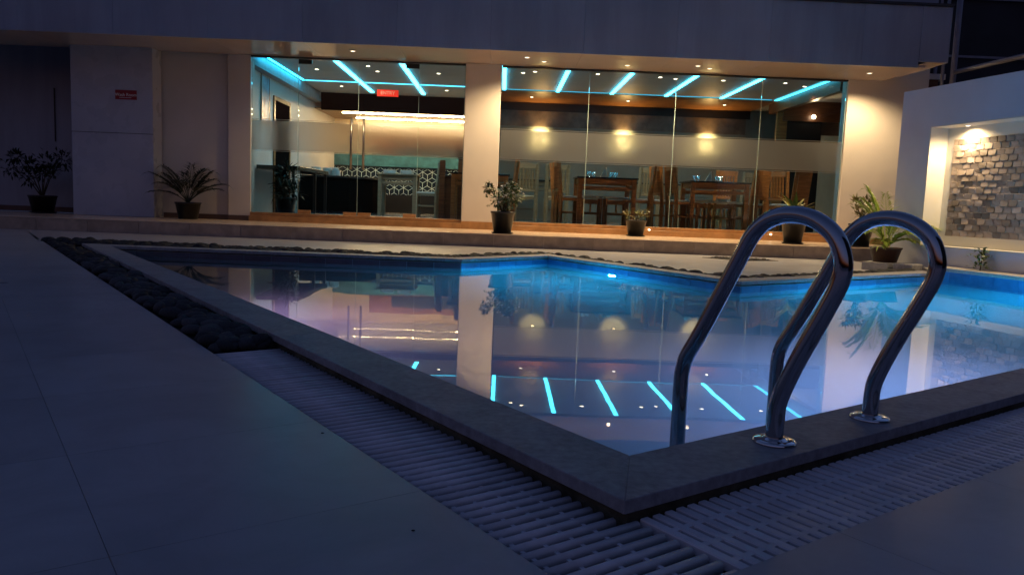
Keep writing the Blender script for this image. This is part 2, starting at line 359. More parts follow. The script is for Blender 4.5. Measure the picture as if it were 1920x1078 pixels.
# waterline tiles, each its own piece
for i in range(n):
    a, b = INB[i], INB[(i + 1) % n]
    if i in (0, 6): continue
    d = (b - a).normalized(); nr = Vector((d.y, -d.x, 0)); L = (b - a).length; tw = .30; k = int(L / tw); tw = L / k; top = .138 if i == 5 else .048
    me0 = None
    for j in range(k):
        for lo, hi in ([(-.16, -.002), (.001, top)] if i == 5 else [(-.16, top)]):
            q0 = a + d * (j * tw + .002); q1 = a + d * ((j + 1) * tw - .002)
            MB().prism([(q0.x, q0.y), (q1.x, q1.y), ((q1 + nr * .006).x, (q1 + nr * .006).y), ((q0 + nr * .006).x, (q0 + nr * .006).y)], lo, hi).obj('waterline_tile', 'bandgrey' if i == 1 else 'bandtile', basin)
cop = thing('pool_coping', (N0.x, N0.y, ZC - .05), 'grey stone coping slabs edging the swimming pool', 'pool coping')
for i in range(n):
    a, b, c, d = POOL[i], POOL[(i + 1) % n], OUT[(i + 1) % n], OUT[i]
    z1 = .18 if i == 5 else ZC; th = .042 if i == 5 else .034; L = (b - a).length; k = max(1, round(L / 2.2)); mt = 'copinglight' if i in (5,) else 'coping'
    for j in range(k):
        t0, t1 = j / k, (j + 1) / k; g = .0006 / L
        if j > 0: t0 += g
        if j < k - 1: t1 -= g
        q = [a.lerp(b, t0), a.lerp(b, t1), d.lerp(c, t1), d.lerp(c, t0)]
        MB().prism([(p.x, p.y) for p in q], z1 - th, z1).obj('coping_slab', mt, cop, bevel=.002)
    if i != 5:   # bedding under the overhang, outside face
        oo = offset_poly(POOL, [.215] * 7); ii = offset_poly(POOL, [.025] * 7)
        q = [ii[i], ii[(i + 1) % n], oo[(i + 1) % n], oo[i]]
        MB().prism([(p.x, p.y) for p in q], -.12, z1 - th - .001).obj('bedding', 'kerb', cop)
    else:
        oo = offset_poly(POOL, [.30] * 7); ii = offset_poly(POOL, [.025] * 7)
        q = [ii[i], ii[(i + 1) % n], oo[(i + 1) % n], oo[i]]
        MB().prism([(p.x, p.y) for p in q], -.12, z1 - th - .001).obj('bedding', 'copinglight', cop)

# ------------------------------------------------------------------ overflow gratings
def grating(name, label, left):
    base = P(-.39, .8, ZG - .03) if left else P(1.2, -.38, ZG - .03)
    t = thing(name, base, label, 'drain grating')
    if left:
        ch = MB().prism([P(-.538, -.52)[:2], P(-.222, -.52)[:2], P(-.222, 2.08)[:2], P(-.538, 2.08)[:2]], -.11, -.06); ch.obj('channel', 'channel', t)
        n = int((2.07 + .515) / .0388)
        # bar: a round-topped rod
        def bar(L):
            b = MB(); k = 8; r = .0098; vs = []
            for x in (0, L):
                for j in range(k + 1):
                    an = math.pi * j / k; vs.append((x, -r * math.cos(an), -.008 + r * math.sin(an) * .75))
                vs += [(x, r, -.026), (x, -r, -.026)]
            m = k + 3
            b.add(vs, [(j, (j + 1) % m, m + (j + 1) % m, m + j)[::-1] for j in range(m)], True); b.f += [tuple(range(m)), tuple(range(m, 2 * m))[::-1]]; b.sm += [False, False]
            return b.mesh('bar', 'grate')
        mA, mB = bar(.296), bar(.335)
        for j in range(n):
            b = -.505 + j * .0388; o = link('bar', mB if b < -.225 else mA, t)
            p = P(-.535, b, ZG) - Vector(base); o.location = p + Vector((0, 0, random.uniform(-.0012, .0008))); o.rotation_euler = (random.uniform(-.03, .03), random.uniform(-.004, .004), AN + random.uniform(-.005, .005))
        for a in (-.505, -.445, -.375, -.305):
            q = [P(a - .005, -.515), P(a + .005, -.515), P(a + .005, 2.07), P(a - .005, 2.07)]
            MB().prism([(p.x, p.y) for p in q], ZG - .03, ZG - .011).obj('rib', 'grate', t)
    else:
        MB().prism([P(-.20, -.52)[:2], P(7.2, -.52)[:2], P(7.2, -.222)[:2], P(-.20, -.222)[:2]], -.11, -.06).obj('channel', 'channel', t)
        me = MB().box((-.0130, 0, -.024), (.0130, .29, 0)).mesh('bar', 'grate', .003)
        n = int((7.1 + .19) / .0395)
        for j in range(n):
            a = -.175 + j * .0395; o = link('bar', me, t); o.location = P(a, -.518, ZG + random.uniform(-.0008, .0005)) - Vector(base); o.rotation_euler = (0, 0, AN + random.uniform(-.004, .004))
        for b0, b1 in ((-.519, -.512), (-.482, -.466), (-.402, -.386), (-.318, -.302)):
            q = [P(-.185, b0), P(7.1, b0), P(7.1, b1), P(-.185, b1)]
            MB().prism([(p.x, p.y) for p in q], ZG - .024, ZG - .0015).obj('rib', 'grate', t)
grating('drain_grating', 'white plastic overflow grating with round bars running back to the dark pebbles', True)
grating('drain_grating', 'white plastic overflow grating with slotted flat bars in front of the ladder', False)

# ------------------------------------------------------------------ pebbles
pm = []
for k in range(9):
    bm = bmesh.new(); bmesh.ops.create_icosphere(bm, subdivisions=2, radius=1.0)
    sx, sy, sz = random.uniform(.9, 1.25), random.uniform(.7, 1.0), random.uniform(.5, .7); ph = [random.uniform(0, 6) for _ in range(4)]
    for v in bm.verts:
        s = 1 + .10 * math.sin(2.1 * v.co.x + ph[0]) + .10 * math.sin(2.4 * v.co.y + ph[1]) + .08 * math.sin(2.7 * v.co.z + ph[2]); v.co = Vector((v.co.x * sx, v.co.y * sy, v.co.z * sz)) * s
    for f in bm.faces: f.smooth = True
    me = bpy.data.meshes.new('pebble'); bm.to_mesh(me); bm.free(); me.materials.append(MATS['pebble']); pm.append(me)
bed = MB()
goo = offset_poly(POOL, [.236] * 7)
bed.prism([P(-.54, 2.08)[:2], P(-.237, 2.08)[:2], P(-.237, 8.60)[:2], (G0.x, G0.y)], -.11, ZD - .05)
for i in range(4): bed.prism([goo[i + 1][:2], goo[i + 2][:2], GL[i + 1][:2], GL[i][:2]], -.11, ZD - .05)
tag(bed.obj('gravel_bed', 'soil'), kind='structure')
peb = []
def scatter_quad(q, dens, rmin, rmax, zb, layers=1):
    ar = ((q[1] - q[0]).cross(q[3] - q[0]).length + (q[2] - q[1]).cross(q[2] - q[3]).length) / 2
    for _ in range(int(ar * dens)):
        s, t = random.random(), random.random(); r = random.uniform(rmin, rmax)
        p = q[0].lerp(q[1], s).lerp(q[3].lerp(q[2], s), t); peb.append((p.x, p.y, zb + random.uniform(-.006, .022), r))
scatter_quad([P(-.50, 2.12), P(-.275, 2.12), P(-.275, 8.62), P(-.50, 9.6)], 250, .038, .070, ZD - .012)
for i in range(4):
    a, b, c, d = goo[i + 1], goo[i + 2], GL[i + 1], GL[i]
    q = [a.lerp(d, .18), b.lerp(c, .18), c.lerp(b, .12), d.lerp(a, .12)]
    scatter_quad(q, 330, .045, .085, ZD + .0)
def pkey(p):
    return Vector(p[:3]).length if p[1] > 0 else 99
peb.sort(key=pkey)
stuff = MB()
for k, (x, y, z, r) in enumerate(peb):
    if k < 300:
        o = link('pebble', random.choice(pm)); o.location = (x, y, z); o.scale = (r, r, r); o.rotation_euler = (random.uniform(-.3, .3), random.uniform(-.3, .3), random.uniform(0, 6.28))
        tag(o, 'smooth dark river pebble lying in the long bed beside the left pool edge', 'pebble', 'dark pebbles of the left bed')
    else:
        me = random.choice(pm); mm = Matrix.Translation((x, y, z)) @ Matrix.Rotation(random.uniform(0, 6.28), 4, 'Z') @ Matrix.Scale(r, 4)
        stuff.add([mm @ v.co for v in me.vertices], [tuple(q.vertices) for q in me.polygons], True)
tag(stuff.obj('pebbles', 'pebble'), 'dark river pebbles banked behind the far pool edge', 'pebbles', kind='stuff')

# ------------------------------------------------------------------ pool ladder
lad = thing('pool_ladder', P(.71, -.12, ZC), 'brushed steel pool ladder with two looped handrails on the near coping', 'pool ladder')
rail = [(-.123, .10), (-.123, .17), (-.127, .215), (-.143, .265), (-.17, .33), (-.20, .395), (-.23, .455), (-.258, .515), (-.280, .565), (-.290, .61), (-.284, .65), (-.266, .688), (-.235, .718), (-.19, .741), (-.14, .75), (-.085, .745), (-.035, .722), (.002, .685), (.025, .645), (.05, .597), (.085, .53), (.12, .463), (.155, .397), (.19, .335), (.218, .288), (.232, .245), (.236, .20), (.236, .1), (.236, -.3), (.236, -.95)]
def smooth_pts(pts, k=4):
    o = []
    for i in range(len(pts) - 1):
        p0, p1, p2, p3 = pts[max(i - 1, 0)], pts[i], pts[i + 1], pts[min(i + 2, len(pts) - 1)]
        for j in range(k):
            t = j / k
            o.append(tuple(.5 * (2 * p1[c] + (p2[c] - p0[c]) * t + (2 * p0[c] - 5 * p1[c] + 4 * p2[c] - p3[c]) * t * t + (3 * p1[c] - p0[c] - 3 * p2[c] + p3[c]) * t ** 3) for c in range(2)))
    return o + [pts[-1]]
for a in (.455, .964):
    MB().tube([P(a, b, z) for b, z in smooth_pts(rail, 3)], .0245, 20).obj('handrail', 'steel', lad)
    c = P(a, -.123, ZC)
    MB().lathe([(.062, 0), (.062, .005), (.057, .010), (.045, .011), (.034, .012), (.030, .016), (.026, .016)], c, 32).obj('flange', 'chrome', lad)
for z in (-.25, -.52, -.80):
    q = [P(.47, .21), P(.95, .21), P(.95, .29), P(.47, .29)]
    MB().prism([(p.x, p.y) for p in q], z, z + .03).obj('step', 'steel', lad, bevel=.005)

# ------------------------------------------------------------------ pool lights
def pool_light(p, nrm, label, mt, r=.065):
    nrm = nrm.normalized(); t = thing('pool_light', p, label, 'pool light', 'underwater pool lights')
    q = nrm.to_track_quat('Z', 'Y').to_matrix().to_4x4(); mm = Matrix.Translation(p) @ q
    a = MB().lathe([(r * 1.3, 0), (r * 1.3, .012), (r * 1.02, .03), (r, .03)], n=24); a.v = [tuple(mm @ Vector(v)) for v in a.v]; a.obj('bezel', 'chrome', t)
    a = MB().lathe([(r, .031), (r * .8, .042), (r * .3, .048)], n=24); a.v = [tuple(mm @ Vector(v)) for v in a.v]; a.obj('lens', mt, t)
def wallpt(i, f, z):
    a, b = INB[i], INB[(i + 1) % n]; d = (b - a).normalized(); nr = Vector((d.y, -d.x, 0)); q = a.lerp(b, f) + nr * .007; return Vector((q.x, q.y, z)), nr
for i, f, l in ((3, .42, 'glowing blue underwater lamp below the far coping, left of the ladder'), (4, .42, 'glowing blue underwater lamp seen between the two handrails'), (5, .50, 'glowing blue underwater lamp under the stone-clad wall at the right')):
    p, nr = wallpt(i, f, -.30); pool_light(p, nr, l, 'poolblue')
p, nr = wallpt(6, .62, -.45); pool_light(p, nr, 'violet underwater lamp hidden below the near coping behind the ladder', 'poolviolet')
p, nr = wallpt(0, .45, -.45); pool_light(p, nr, 'red underwater lamp hidden below the left pool edge', 'poolred')

# ------------------------------------------------------------------ restaurant building
D = 14.4; ZH = 3.22; ZS = 3.25; ZF = .37; ZP = .26; ZCL = 3.36
bld = thing('restaurant_building', (0, D, 0), 'white hotel restaurant building with deep fascia above its lit glass front', 'building')
pod = thing('podium', (0, PY + .7, 0), 'raised beige tiled walkway with a low riser before the glass front', 'podium')
box('walkway', (-13, PY + .012, -.1), (6.95, D + .3, ZP), 'podium', pod)
x = -12.9; k = 0
while x < 6.0:
    x1 = x + .8
    box('riser_tile', (x + .002, PY - .002, ZD + .001), (x1 - .002, PY + .011, ZP - .012), 'riser', pod, .002); x = x1
box('riser_slab', (x + .002, PY - .004, ZD + .001), (6.95, PY + .011, ZP - .012), 'marble', pod, .002)
box('nosing', (-13, PY - .01, ZP - .010), (6.95, PY + .2, ZP + .004), 'podium', pod, .003)
# fascia panels
fx = 1.25 - 1.525 * 10; FR = 6.78
while fx < FR - .1:
    x1 = min(fx + 1.525, FR); box('fascia_panel', (fx + .0015, 12.88, ZS - .02), (x1 - .0015, 12.92, 4.22), 'fascia', bld, .003); fx = x1
box('fascia_backing', (-14, 12.921, ZS + .001), (FR - .002, 13.05, 4.215), 'trim', bld)
box('fascia_return', (7.252, 12.88, 3.33), (7.27, 13.9, 4.22), 'fascia', bld)
box('soffit_end', (6.94, 12.925, 3.335), (7.25, 14.33, 3.36), 'soffit', bld); box('fascia_cap', (-14, 12.84, 4.222), (7.27, 13.3, 4.26), 'trim', bld)
box('upper_wall', (-14, 13.3, 4.262), (7.25, 13.5, 9.5), 'fascia', bld)
sx = -14.0
while sx < 6.92:
    x1 = min(sx + 1.525, 6.93); box('soffit_panel', (sx + .002, 12.925, ZS), (x1 - .002, D - .04, ZS + .03), 'soffit', bld); sx = x1
box('fascia_panel', (FR + .003, 12.88, 3.33), (7.25, 12.92, 4.22), 'fascia', bld, .003)
box('roof_slab', (-14, 13.055, 3.62), (7.2, 24, 3.8), 'dark', bld)
# facade walls
box('pier', (-7.72, 14.05, ZP + .002), (-6.27, 14.4, ZS - .002), 'pier', bld, .006)
box('pier_joint', (-7.722, 14.046, 1.735), (-6.268, 14.052, 1.745), 'trim', bld)
box('left_wall', (-14, 15.0, ZP + .001), (-7.70, 15.2, ZS + .4), 'fascia', bld)
box('left_skirt', (-14, 14.98, ZP + .001), (-7.73, 14.999, .36), 'skirt', bld)
box('conduit', (-8.55, 14.975, 1.6), (-8.535, 14.998, 2.6), 'trim', bld)
box('side_wall', (-6.30, 14.44, ZP + .001), (-5.08, 14.6, ZS + .4), 'whitewall', bld)
box('pilaster', (-5.05, 14.36, ZP + .001), (-4.64, 14.6, ZS - .001), 'whitewall', bld, .006)
box('side_skirt', (-6.26, 14.42, ZP + .001), (-5.06, 14.439, .35), 'skirt', bld)
box('pilaster_skirt', (-5.055, 14.345, ZP + .001), (-4.635, 14.359, .35), 'skirt', bld)
box('column', (-.73, 14.27, ZP + .001), (-.08, 14.7, ZS - .001), 'whitewall', bld, .008)
box('column_skirt', (-.74, 14.255, ZP + .001), (-.07, 14.269, .40), 'sill', bld, .002)
box('end_wall', (6.30, 14.34, ZP + .001), (7.78, 14.6, 3.60), 'whitewall', bld, .008)
pass
pass
box('end_skirt', (6.31, 14.322, ZP + .001), (7.73, 14.339, .36), 'sill', bld, .002)
for x0, x1 in ((-4.635, -.735), (-.065, 6.295)):
    box('sill_step', (x0, 14.24, ZP + .001), (x1, 14.62, .36), 'sill', bld, .003)
    box('sill', (x0, 14.32, .361), (x1, 14.62, .422), 'sill', bld, .003)
    box('head_rail', (x0, 14.36, ZH), (x1, 14.44, ZS - .001), 'trim', bld)
    box('head_wall', (x0, 14.37, ZS + .031), (x1, 14.55, 3.59), 'whitewall', bld)
# interior shell
box('floor', (-4.9, 14.62, .20), (8.2, 22.7, ZF), 'floor', bld)
box('ceiling', (-4.9, 14.56, ZCL), (8.2, 22.6, ZCL + .1), 'ceiling', bld)
box('inner_left_wall', (-5.0, 14.62, ZF), (-4.82, 22.6, ZCL), 'ceiling', bld)
box('cove_drop', (-4.819, 14.6, 3.12), (-4.64, 20.0, ZCL - .001), 'cove', bld)
box('inner_right_wall', (7.9, 14.62, ZF), (8.1, 20.2, ZCL), 'woodbrown', bld)
box('back_wall', (-.70, 20.0, ZF), (8.0, 20.2, ZCL), 'backwall', bld)
box('wall_panel', (-.60, 19.985, 2.74), (6.2, 19.998, 3.129), 'mirror', bld)
pass
box('wood_ceiling', (-.70, 18.0, 3.336), (6.30, 19.999, 3.358), 'woodpanel', bld)
box('wall_band', (-.70, 19.98, 3.13), (6.30, 19.999, 3.335), 'dark', bld)
pass
box('cross_beam', (6.30, 14.7, 3.1), (6.42, 18.6, ZCL - .002), 'woodbrown', bld)
box('side_panel_dark', (6.55, 18.0, ZF), (7.35, 18.1, 3.05), 'dark', bld)
box('side_panel_wood', (6.31, 18.0, ZF), (6.545, 18.1, 3.2), 'woodpanel', bld)
box('side_panel_cream', (7.36, 18.0, ZF), (7.88, 18.1, 2.6), 'cream', bld)
box('side_header', (6.43, 17.95, 2.9), (7.88, 17.99, ZCL - .003), 'woodbrown', bld)
box('divider', (-.98, 17.2, ZF), (-.72, 22.5, 1.9), 'woodbrown', bld)
box('divider_upper', (-.80, 18.07, 1.901), (-.72, 22.5, ZCL - .001), 'cream', bld)
# buffet back wall, left part
YB = 22.3
box('buffet_base', (-4.82, YB, ZF), (-.985, YB + .2, .873), 'dark', bld)
hexw = box('hexagon_wall', (-4.82, YB + .012, .874), (-.985, YB + .2, 1.64), 'navy', bld)
box('marble_band', (-4.82, YB - .02, 1.675), (-.985, YB + .2, 2.01), 'teal', bld)
box('band_shadow', (-4.82, YB + .005, 1.641), (-.985, YB + .2, 1.674), 'dark', bld)
box('wood_wall', (-3.75, YB, 2.011), (-.985, YB + .2, 2.55), 'woodbrown', bld)
box('plaster_wall', (-4.82, YB - .001, 2.011), (-3.752, YB + .2, 2.55), 'cream', bld)
box('cream_wall', (-4.82, YB - .002, 2.551), (-.985, YB + .2, 3.0), 'cream', bld)
box('shelf_niche', (-3.1, YB - .012, 2.06), (-1.0, YB - .002, 2.38), 'dark', bld)
box('beam_dark', (-4.63, 19.8, 2.935), (-.81, 19.9, ZCL - .002), 'void', bld)
box('recess_ceiling', (-4.81, 19.901, 2.97), (-.81, YB - .003, 2.999), 'woodpanel', bld)
# rhombille pattern of raised pale lines
hb = MB(); s_ = .27; h_ = s_ * math.sqrt(3) / 2
def seg(p, q):
    (x0, z0), (x1, z1) = p, q
    def ok(x, z): return -4.80 < x < -1.0 and .88 < z < 1.635
    if not (ok(x0, z0) and ok(x1, z1)):
        # clip by sampling
        ts = [i / 12 for i in range(13) if ok(x0 + (x1 - x0) * i / 12, z0 + (z1 - z0) * i / 12)]
        if len(ts) < 2: return
        a, b = ts[0], ts[-1]; x0, z0, x1, z1 = x0 + (x1 - x0) * a, z0 + (z1 - z0) * a, x0 + (x1 - x0) * b, z0 + (z1 - z0) * b
    L = math.hypot(x1 - x0, z1 - z0); nx, nz = -(z1 - z0) / L * .0048, (x1 - x0) / L * .0048
    hb.add([(x0 + nx, YB + .008, z0 + nz), (x0 - nx, YB + .008, z0 - nz), (x1 - nx, YB + .008, z1 - nz), (x1 + nx, YB + .008, z1 + nz),
            (x0 + nx, YB + .012, z0 + nz), (x0 - nx, YB + .012, z0 - nz), (x1 - nx, YB + .012, z1 - nz), (x1 + nx, YB + .012, z1 + nz)],
           [(0, 1, 2, 3), (0, 4, 5, 1), (1, 5, 6, 2), (2, 6, 7, 3), (3, 7, 4, 0)])
for r_ in range(-1, 5):
    for c_ in range(-1, 17):
        x0 = -4.85 + c_ * s_ + (r_ % 2) * s_ / 2; z0 = .86 + r_ * h_
        for a_ in range(6):
            an = R(30 + 60 * a_); L = s_ / math.sqrt(3); seg((x0, z0), (x0 + L * math.cos(an), z0 + L * math.sin(an)))
tag(hb.obj('pattern_lines', 'hexline', hexw), kind='stuff')
# picture and doorway on the inner left wall
box('doorway', (-4.8195, 16.45, ZF), (-4.805, 17.55, 2.72), 'void', bld)
box('door_frame', (-4.819, 16.36, ZF), (-4.79, 16.449, 2.80), 'woodpanel', bld); box('door_frame', (-4.819, 17.551, ZF), (-4.79, 17.62, 2.80), 'woodpanel', bld); box('door_frame', (-4.819, 16.45, 2.721), (-4.79, 17.55, 2.80), 'woodpanel', bld)
pic = thing('wall_picture', (-4.80, 15.8, 1.9), 'tall blue picture panel on the white wall left of the wooden doorway', 'picture')
box('panel', (-4.818, 15.55, 2.2), (-4.80, 16.02, 3.08), 'picture', pic); 
for y0, y1, z0, z1 in ((15.52, 15.549, 2.17, 3.11), (16.021, 16.05, 2.17, 3.11), (15.549, 16.021, 2.17, 2.199), (15.549, 16.021, 3.081, 3.11)): box('frame', (-4.819, y0, z0), (-4.79, y1, z1), 'brushed', pic)

# ------------------------------------------------------------------ glass fronts
def front(name, xs, label, cat, door):
    t = thing(name, ((xs[0] + xs[-1]) / 2, D, .40), label, cat)
    for i in range(len(xs) - 1):
        x0, x1 = xs[i] + .004, xs[i + 1] - .004; z0, z1 = .426, ZH - .002
        leaf = door and i in (1, 2)
        p = box('door_leaf' if leaf else 'pane', (x0, D - .006, z0 + (.015 if leaf else 0)), (x1, D + .006, z1 - (.01 if leaf else 0)), 'glass', t)
        fb = box('frosted_band', (x0 + .002, D - .0085, 1.57), (x1 - .002, D - .0065, 2.10), 'frost', p, world=True)
        for zz in (1.545, 2.115): box('frosted_line', (x0 + .002, D - .0085, zz), (x1 - .002, D - .0065, zz + .012), 'frost', p)
        if not (door and i == 0) or True: box('glass_edge', (x1 + .0005, D - .0065, z0), (x1 + .006, D + .0065, z1), 'glassedge', t)
        if leaf:
            hx = x1 - .11 if i == 1 else x0 + .11
            h = MB().tube([(hx, D - .075, 1.27), (hx, D - .075, 2.20)], .020, 12); hh = h.obj('handle', 'brushed', p)
            for zz in (1.42, 2.06): MB().tube([(hx, D - .0061, zz), (hx, D - .06, zz)], .010, 8).obj('handle_post', 'brushed', p)
            cx = x0 + .12 if i == 1 else x1 - .12
            box('top_patch', (cx - .12, D - .02, ZH - .085), (cx + .12, D + .02, ZH - .005), 'metaldark', t, .003); box('bottom_patch', (cx - .12, D - .02, .424), (cx + .12, D + .02, .49), 'sill', t, .003)
            lx = x1 - .13 if i == 1 else x0 + .13
            box('lock_patch', (lx - .12, D - .02, .424), (lx + .12, D + .02, .48), 'sill', t, .003)
    return t
front('glass_entrance', [-4.63, -3.78, -2.68, -1.58, -.74], 'frameless glass entrance with double doors and long steel pull handles', 'glass door', True)
front('glazed_facade', [-.06, 1.54, 3.14, 4.73, 6.29], 'wide frameless four-pane glass front before the dining tables', 'glass wall', False)

def text_mesh(txt, size, depth=.002):
    cu = bpy.data.curves.new('text', 'FONT'); cu.body = txt; cu.size = size; cu.extrude = depth; cu.align_x = 'CENTER'; cu.align_y = 'CENTER'
    ob = bpy.data.objects.new('text', cu); COL.objects.link(ob); dg = bpy.context.evaluated_depsgraph_get(); me = bpy.data.meshes.new_from_object(ob.evaluated_get(dg))
    bpy.data.objects.remove(ob); return me
def sign(name, lo, hi, y, mt, lines, label, lmat='letter'):
    cx, cz = (lo[0] + hi[0]) / 2, (lo[1] + hi[1]) / 2; t = thing(name, (cx, y, lo[1]), label, 'sign')
    box('plate', (lo[0], y - .004, lo[1]), (hi[0], y + .004, hi[1]), mt, t, .001)
    for txt, size, dz in lines:
        me = text_mesh(txt, size); me.materials.append(MATS[lmat]); o = link('lettering', me, t); o.location = (0, -.0065, cz - lo[1] + dz); o.rotation_euler = (R(90), 0, 0)
sign('entry_sign', (-2.345, 2.615), (-1.955, 2.735), D - .012, 'redlit', [('ENTRY', .085, 0)], 'red sign reading ENTRY on the glass entrance')
sign('washroom_sign', (-6.93, 2.33), (-6.55, 2.495), 14.042, 'red', [('Wash Room', .075, .0)], 'dark red washroom sign on the grey pier at the left')
t = [o for o in COL.objects if o.name == 'washroom_sign'][0]
a = MB()
for k in range(9): a.box((-.115 + k * .024, -.0065, .030), (-.097 + k * .024, -.0045, .038))
a.obj('small_print', 'letter', t, world=False)

# ------------------------------------------------------------------ lamps of the place
def spot(parent, loc, energy, col, ang, blend=.7, rad=.03, direction=(0, 0, -1)):
    l = bpy.data.lights.new('lamp_light', 'SPOT'); l.energy = energy; l.color = col; l.spot_size = R(ang); l.spot_blend = blend; l.shadow_soft_size = rad
    o = bpy.data.objects.new('lamp_light', l); COL.objects.link(o); o.parent = parent; o.location = loc; o.rotation_euler = Vector(direction).to_track_quat('-Z', 'Y').to_euler()
def downlight(x, y, z, label, group, energy, ang=125, col=(1.0, .74, .45), r=.042, lens='lamp', rad=.03):
    t = thing('downlight', (x, y, z), label, 'downlight', group)
    MB().lathe([(r + .014, 0), (r + .014, -.006), (r, -.008), (r, -.002)], n=20).obj('ring', 'china', t, world=False)
    MB().lathe([(r, -.0025), (r * .9, -.004)], n=20).obj('lens', lens, t, world=False)
    if energy: spot(t, (0, 0, -.03), energy, col, ang, .7, rad)
WARM = (1.0, .71, .37)
for k, (x, y) in enumerate([(-2.64, 13.57), (.35, 13.49), (.66, 13.81), (2.13, 13.84), (3.32, 13.61), (3.58, 13.81), (6.33, 13.62)]):
    e = {0: 95, 1: 215, 2: 120, 3: 250, 4: 200, 5: 190, 6: 230}[k]
    downlight(x, y, ZS - .001, 'recessed downlight in the outer soffit, %s from the left' % ORD[k], 'downlights of the outer soffit', e, 150, WARM, lens='lampdim')
for k, (x, y) in enumerate([(-3.91, 16.31), (-2.74, 15.66), (-2.65, 16.26), (-1.39, 16.22), (-3.87, 18.6), (-1.39, 18.6)]):
    downlight(x, y, ZCL - .001, 'recessed ceiling downlight seen through the glass entrance, %s' % ['front row, leftmost', 'front row, above the door handles', 'just behind the one above the door handles', 'front row, rightmost', 'back row, left', 'back row, right'][k], 'downlights over the buffet', 34, 120, (1, .86, .7))
for k, (x, y) in enumerate([(.34, 15.7), (.57, 15.51), (1.81, 15.49), (3.06, 15.56), (3.39, 15.67), (4.34, 15.63), (5.59, 15.64), (6.1, 15.95)]):
    downlight(x, y, ZCL - .001, 'recessed ceiling downlight over the dining tables, %s from the left' % ORD[k], 'downlights over the dining tables', 36, 110, (1, .78, .52))
for k, (x, y) in enumerate(((.64, 18.95), (2.98, 18.95), (5.33, 18.95))):
    downlight(x, y, 3.335, 'recessed downlight in the wooden ceiling strip, %s from the left' % ORD[k], 'downlights of the wooden ceiling strip', 40, 150, (1, .62, .3))
def strip(lo, hi, label, mt='ledcyan'):
    c = ((lo[0] + hi[0]) / 2, (lo[1] + hi[1]) / 2, lo[2]); t = thing('led_strip', c, label, 'led strip', 'warm light lines' if mt == 'ledwarm' else 'cyan ceiling strips')
    dr = .014 if mt == 'ledcyan' else 0
    box('diffuser', (lo[0], lo[1], lo[2] - dr), hi, mt, t); g = .012
    for x0, x1 in ((lo[0] - g, lo[0] - .0005), (hi[0] + .0005, hi[0] + g)): box('channel_edge', (x0, lo[1], hi[2] - .006), (x1, hi[1], hi[2]), 'ceiling', t)
zz = ZCL - .012
strip((-4.60, 14.75, zz), (-4.55, 17.85, zz + .011), 'cyan light strip along the left cove behind the entrance glass', 'ledcove')
strip((-3.315, 14.75, zz), (-3.225, 19.35, zz + .011), 'broad cyan light strip above the entrance doors, left one')
strip((-2.055, 14.75, zz), (-1.965, 19.35, zz + .011), 'broad cyan light strip right of the red ENTRY sign')
for a, b in ((-4.535, -3.345), (-3.195, -2.085), (-1.935, -.82)):
    strip((a, 17.86, zz + .001), (b, 17.885, zz + .011), 'thin cyan cross strip in the entrance ceiling, %s piece' % {-4.535: 'left', -3.195: 'middle', -1.935: 'right'}[a], 'ledthin3')
for k, x in enumerate((-.03, 1.2, 2.44, 3.69, 4.97)):
    strip((x - .038, 14.75, zz), (x + .038, 17.98, zz + .011), 'broad cyan ceiling strip over the dining tables, %s from the column' % ORD[k])
strip((6.20, 14.75, zz - .01), (6.285, 17.98, zz + .001), 'cyan cove strip at the right end of the dining ceiling', 'ledthin3')
for k, (a, b) in enumerate(((.04, 1.13), (1.27, 2.37), (2.51, 3.62), (3.76, 4.90), (5.04, 6.14))):
    strip((a, 17.975, zz + .002), (b, 17.995, zz + .011), 'thin cyan line along the wooden ceiling strip, %s piece from the column' % ORD[k], 'ledthin')
for k, y in enumerate((20.56, 21.85)):
    strip((-4.25 + .12 * k, y, 2.955), (-.84, y + .045, 2.9695), 'warm white light line above the buffet, %s one' % ('front', 'rear')[k], 'ledwarm')
for k, x in enumerate((.93, 3.07, 5.22)):
    t = thing('wall_sconce', (x, 19.99, 2.30), 'small dark wall lamp throwing a warm glow up and down, %s from the column' % ORD[k], 'wall lamp', 'wall lamps on the dining room wall')
    box('plate', (-.04, -.035, .10), (.04, -.0005, .14), 'metaldark', t, world=False); MB().lathe([(.045, .1), (.045, .14)], (0, -.08, 0), 16).obj('shade', 'metaldark', t, world=False)
    MB().lathe([(.040, .141), (.03, .143)], (0, -.08, 0), 14).obj('upper_bulb', 'sconceglow', t, world=False); MB().lathe([(.030, .097), (.040, .099)], (0, -.08, 0), 14).obj('lower_bulb', 'sconceglow', t, world=False)
    spot(t, (0, -.24, .12), 430, (1, .68, .27), 118, 1.0, .05, (0, 1, .05)); spot(t, (0, -.14, .22), 75, (1, .55, .18), 130, 1.0, .05, (0, -.45, 1))
t = thing('wall_sconce', (7.1, 17.93, 3.0), 'bright little round lamp above the cream panel at the far right', 'wall lamp'); MB().lathe([(.02, -.045), (.045, -.02), (.045, .02), (.02, .045)], (0, -.06, 0), 14).obj('globe', 'lamp', t, world=False)
MB().tube([(0, -.03, 0), (0, .018, 0)], .012, 8).obj('stem', 'metaldark', t, world=False); spot(t, (0, -.12, 0), 40, WARM, 170, .9, .05, (0, -1, -.6))
for k, x in enumerate((.05, 2.72, 5.0)):
    t = thing('sill_light', (x + .05, 14.30, .362), 'tiny bright marker light on the sill below the glass, %s from the column' % ORD[k], 'marker light', 'marker lights on the sill'); MB().lathe([(.016, 0), (.016, .012), (.008, .016)], n=10).obj('lens', 'lamp', t, world=False)

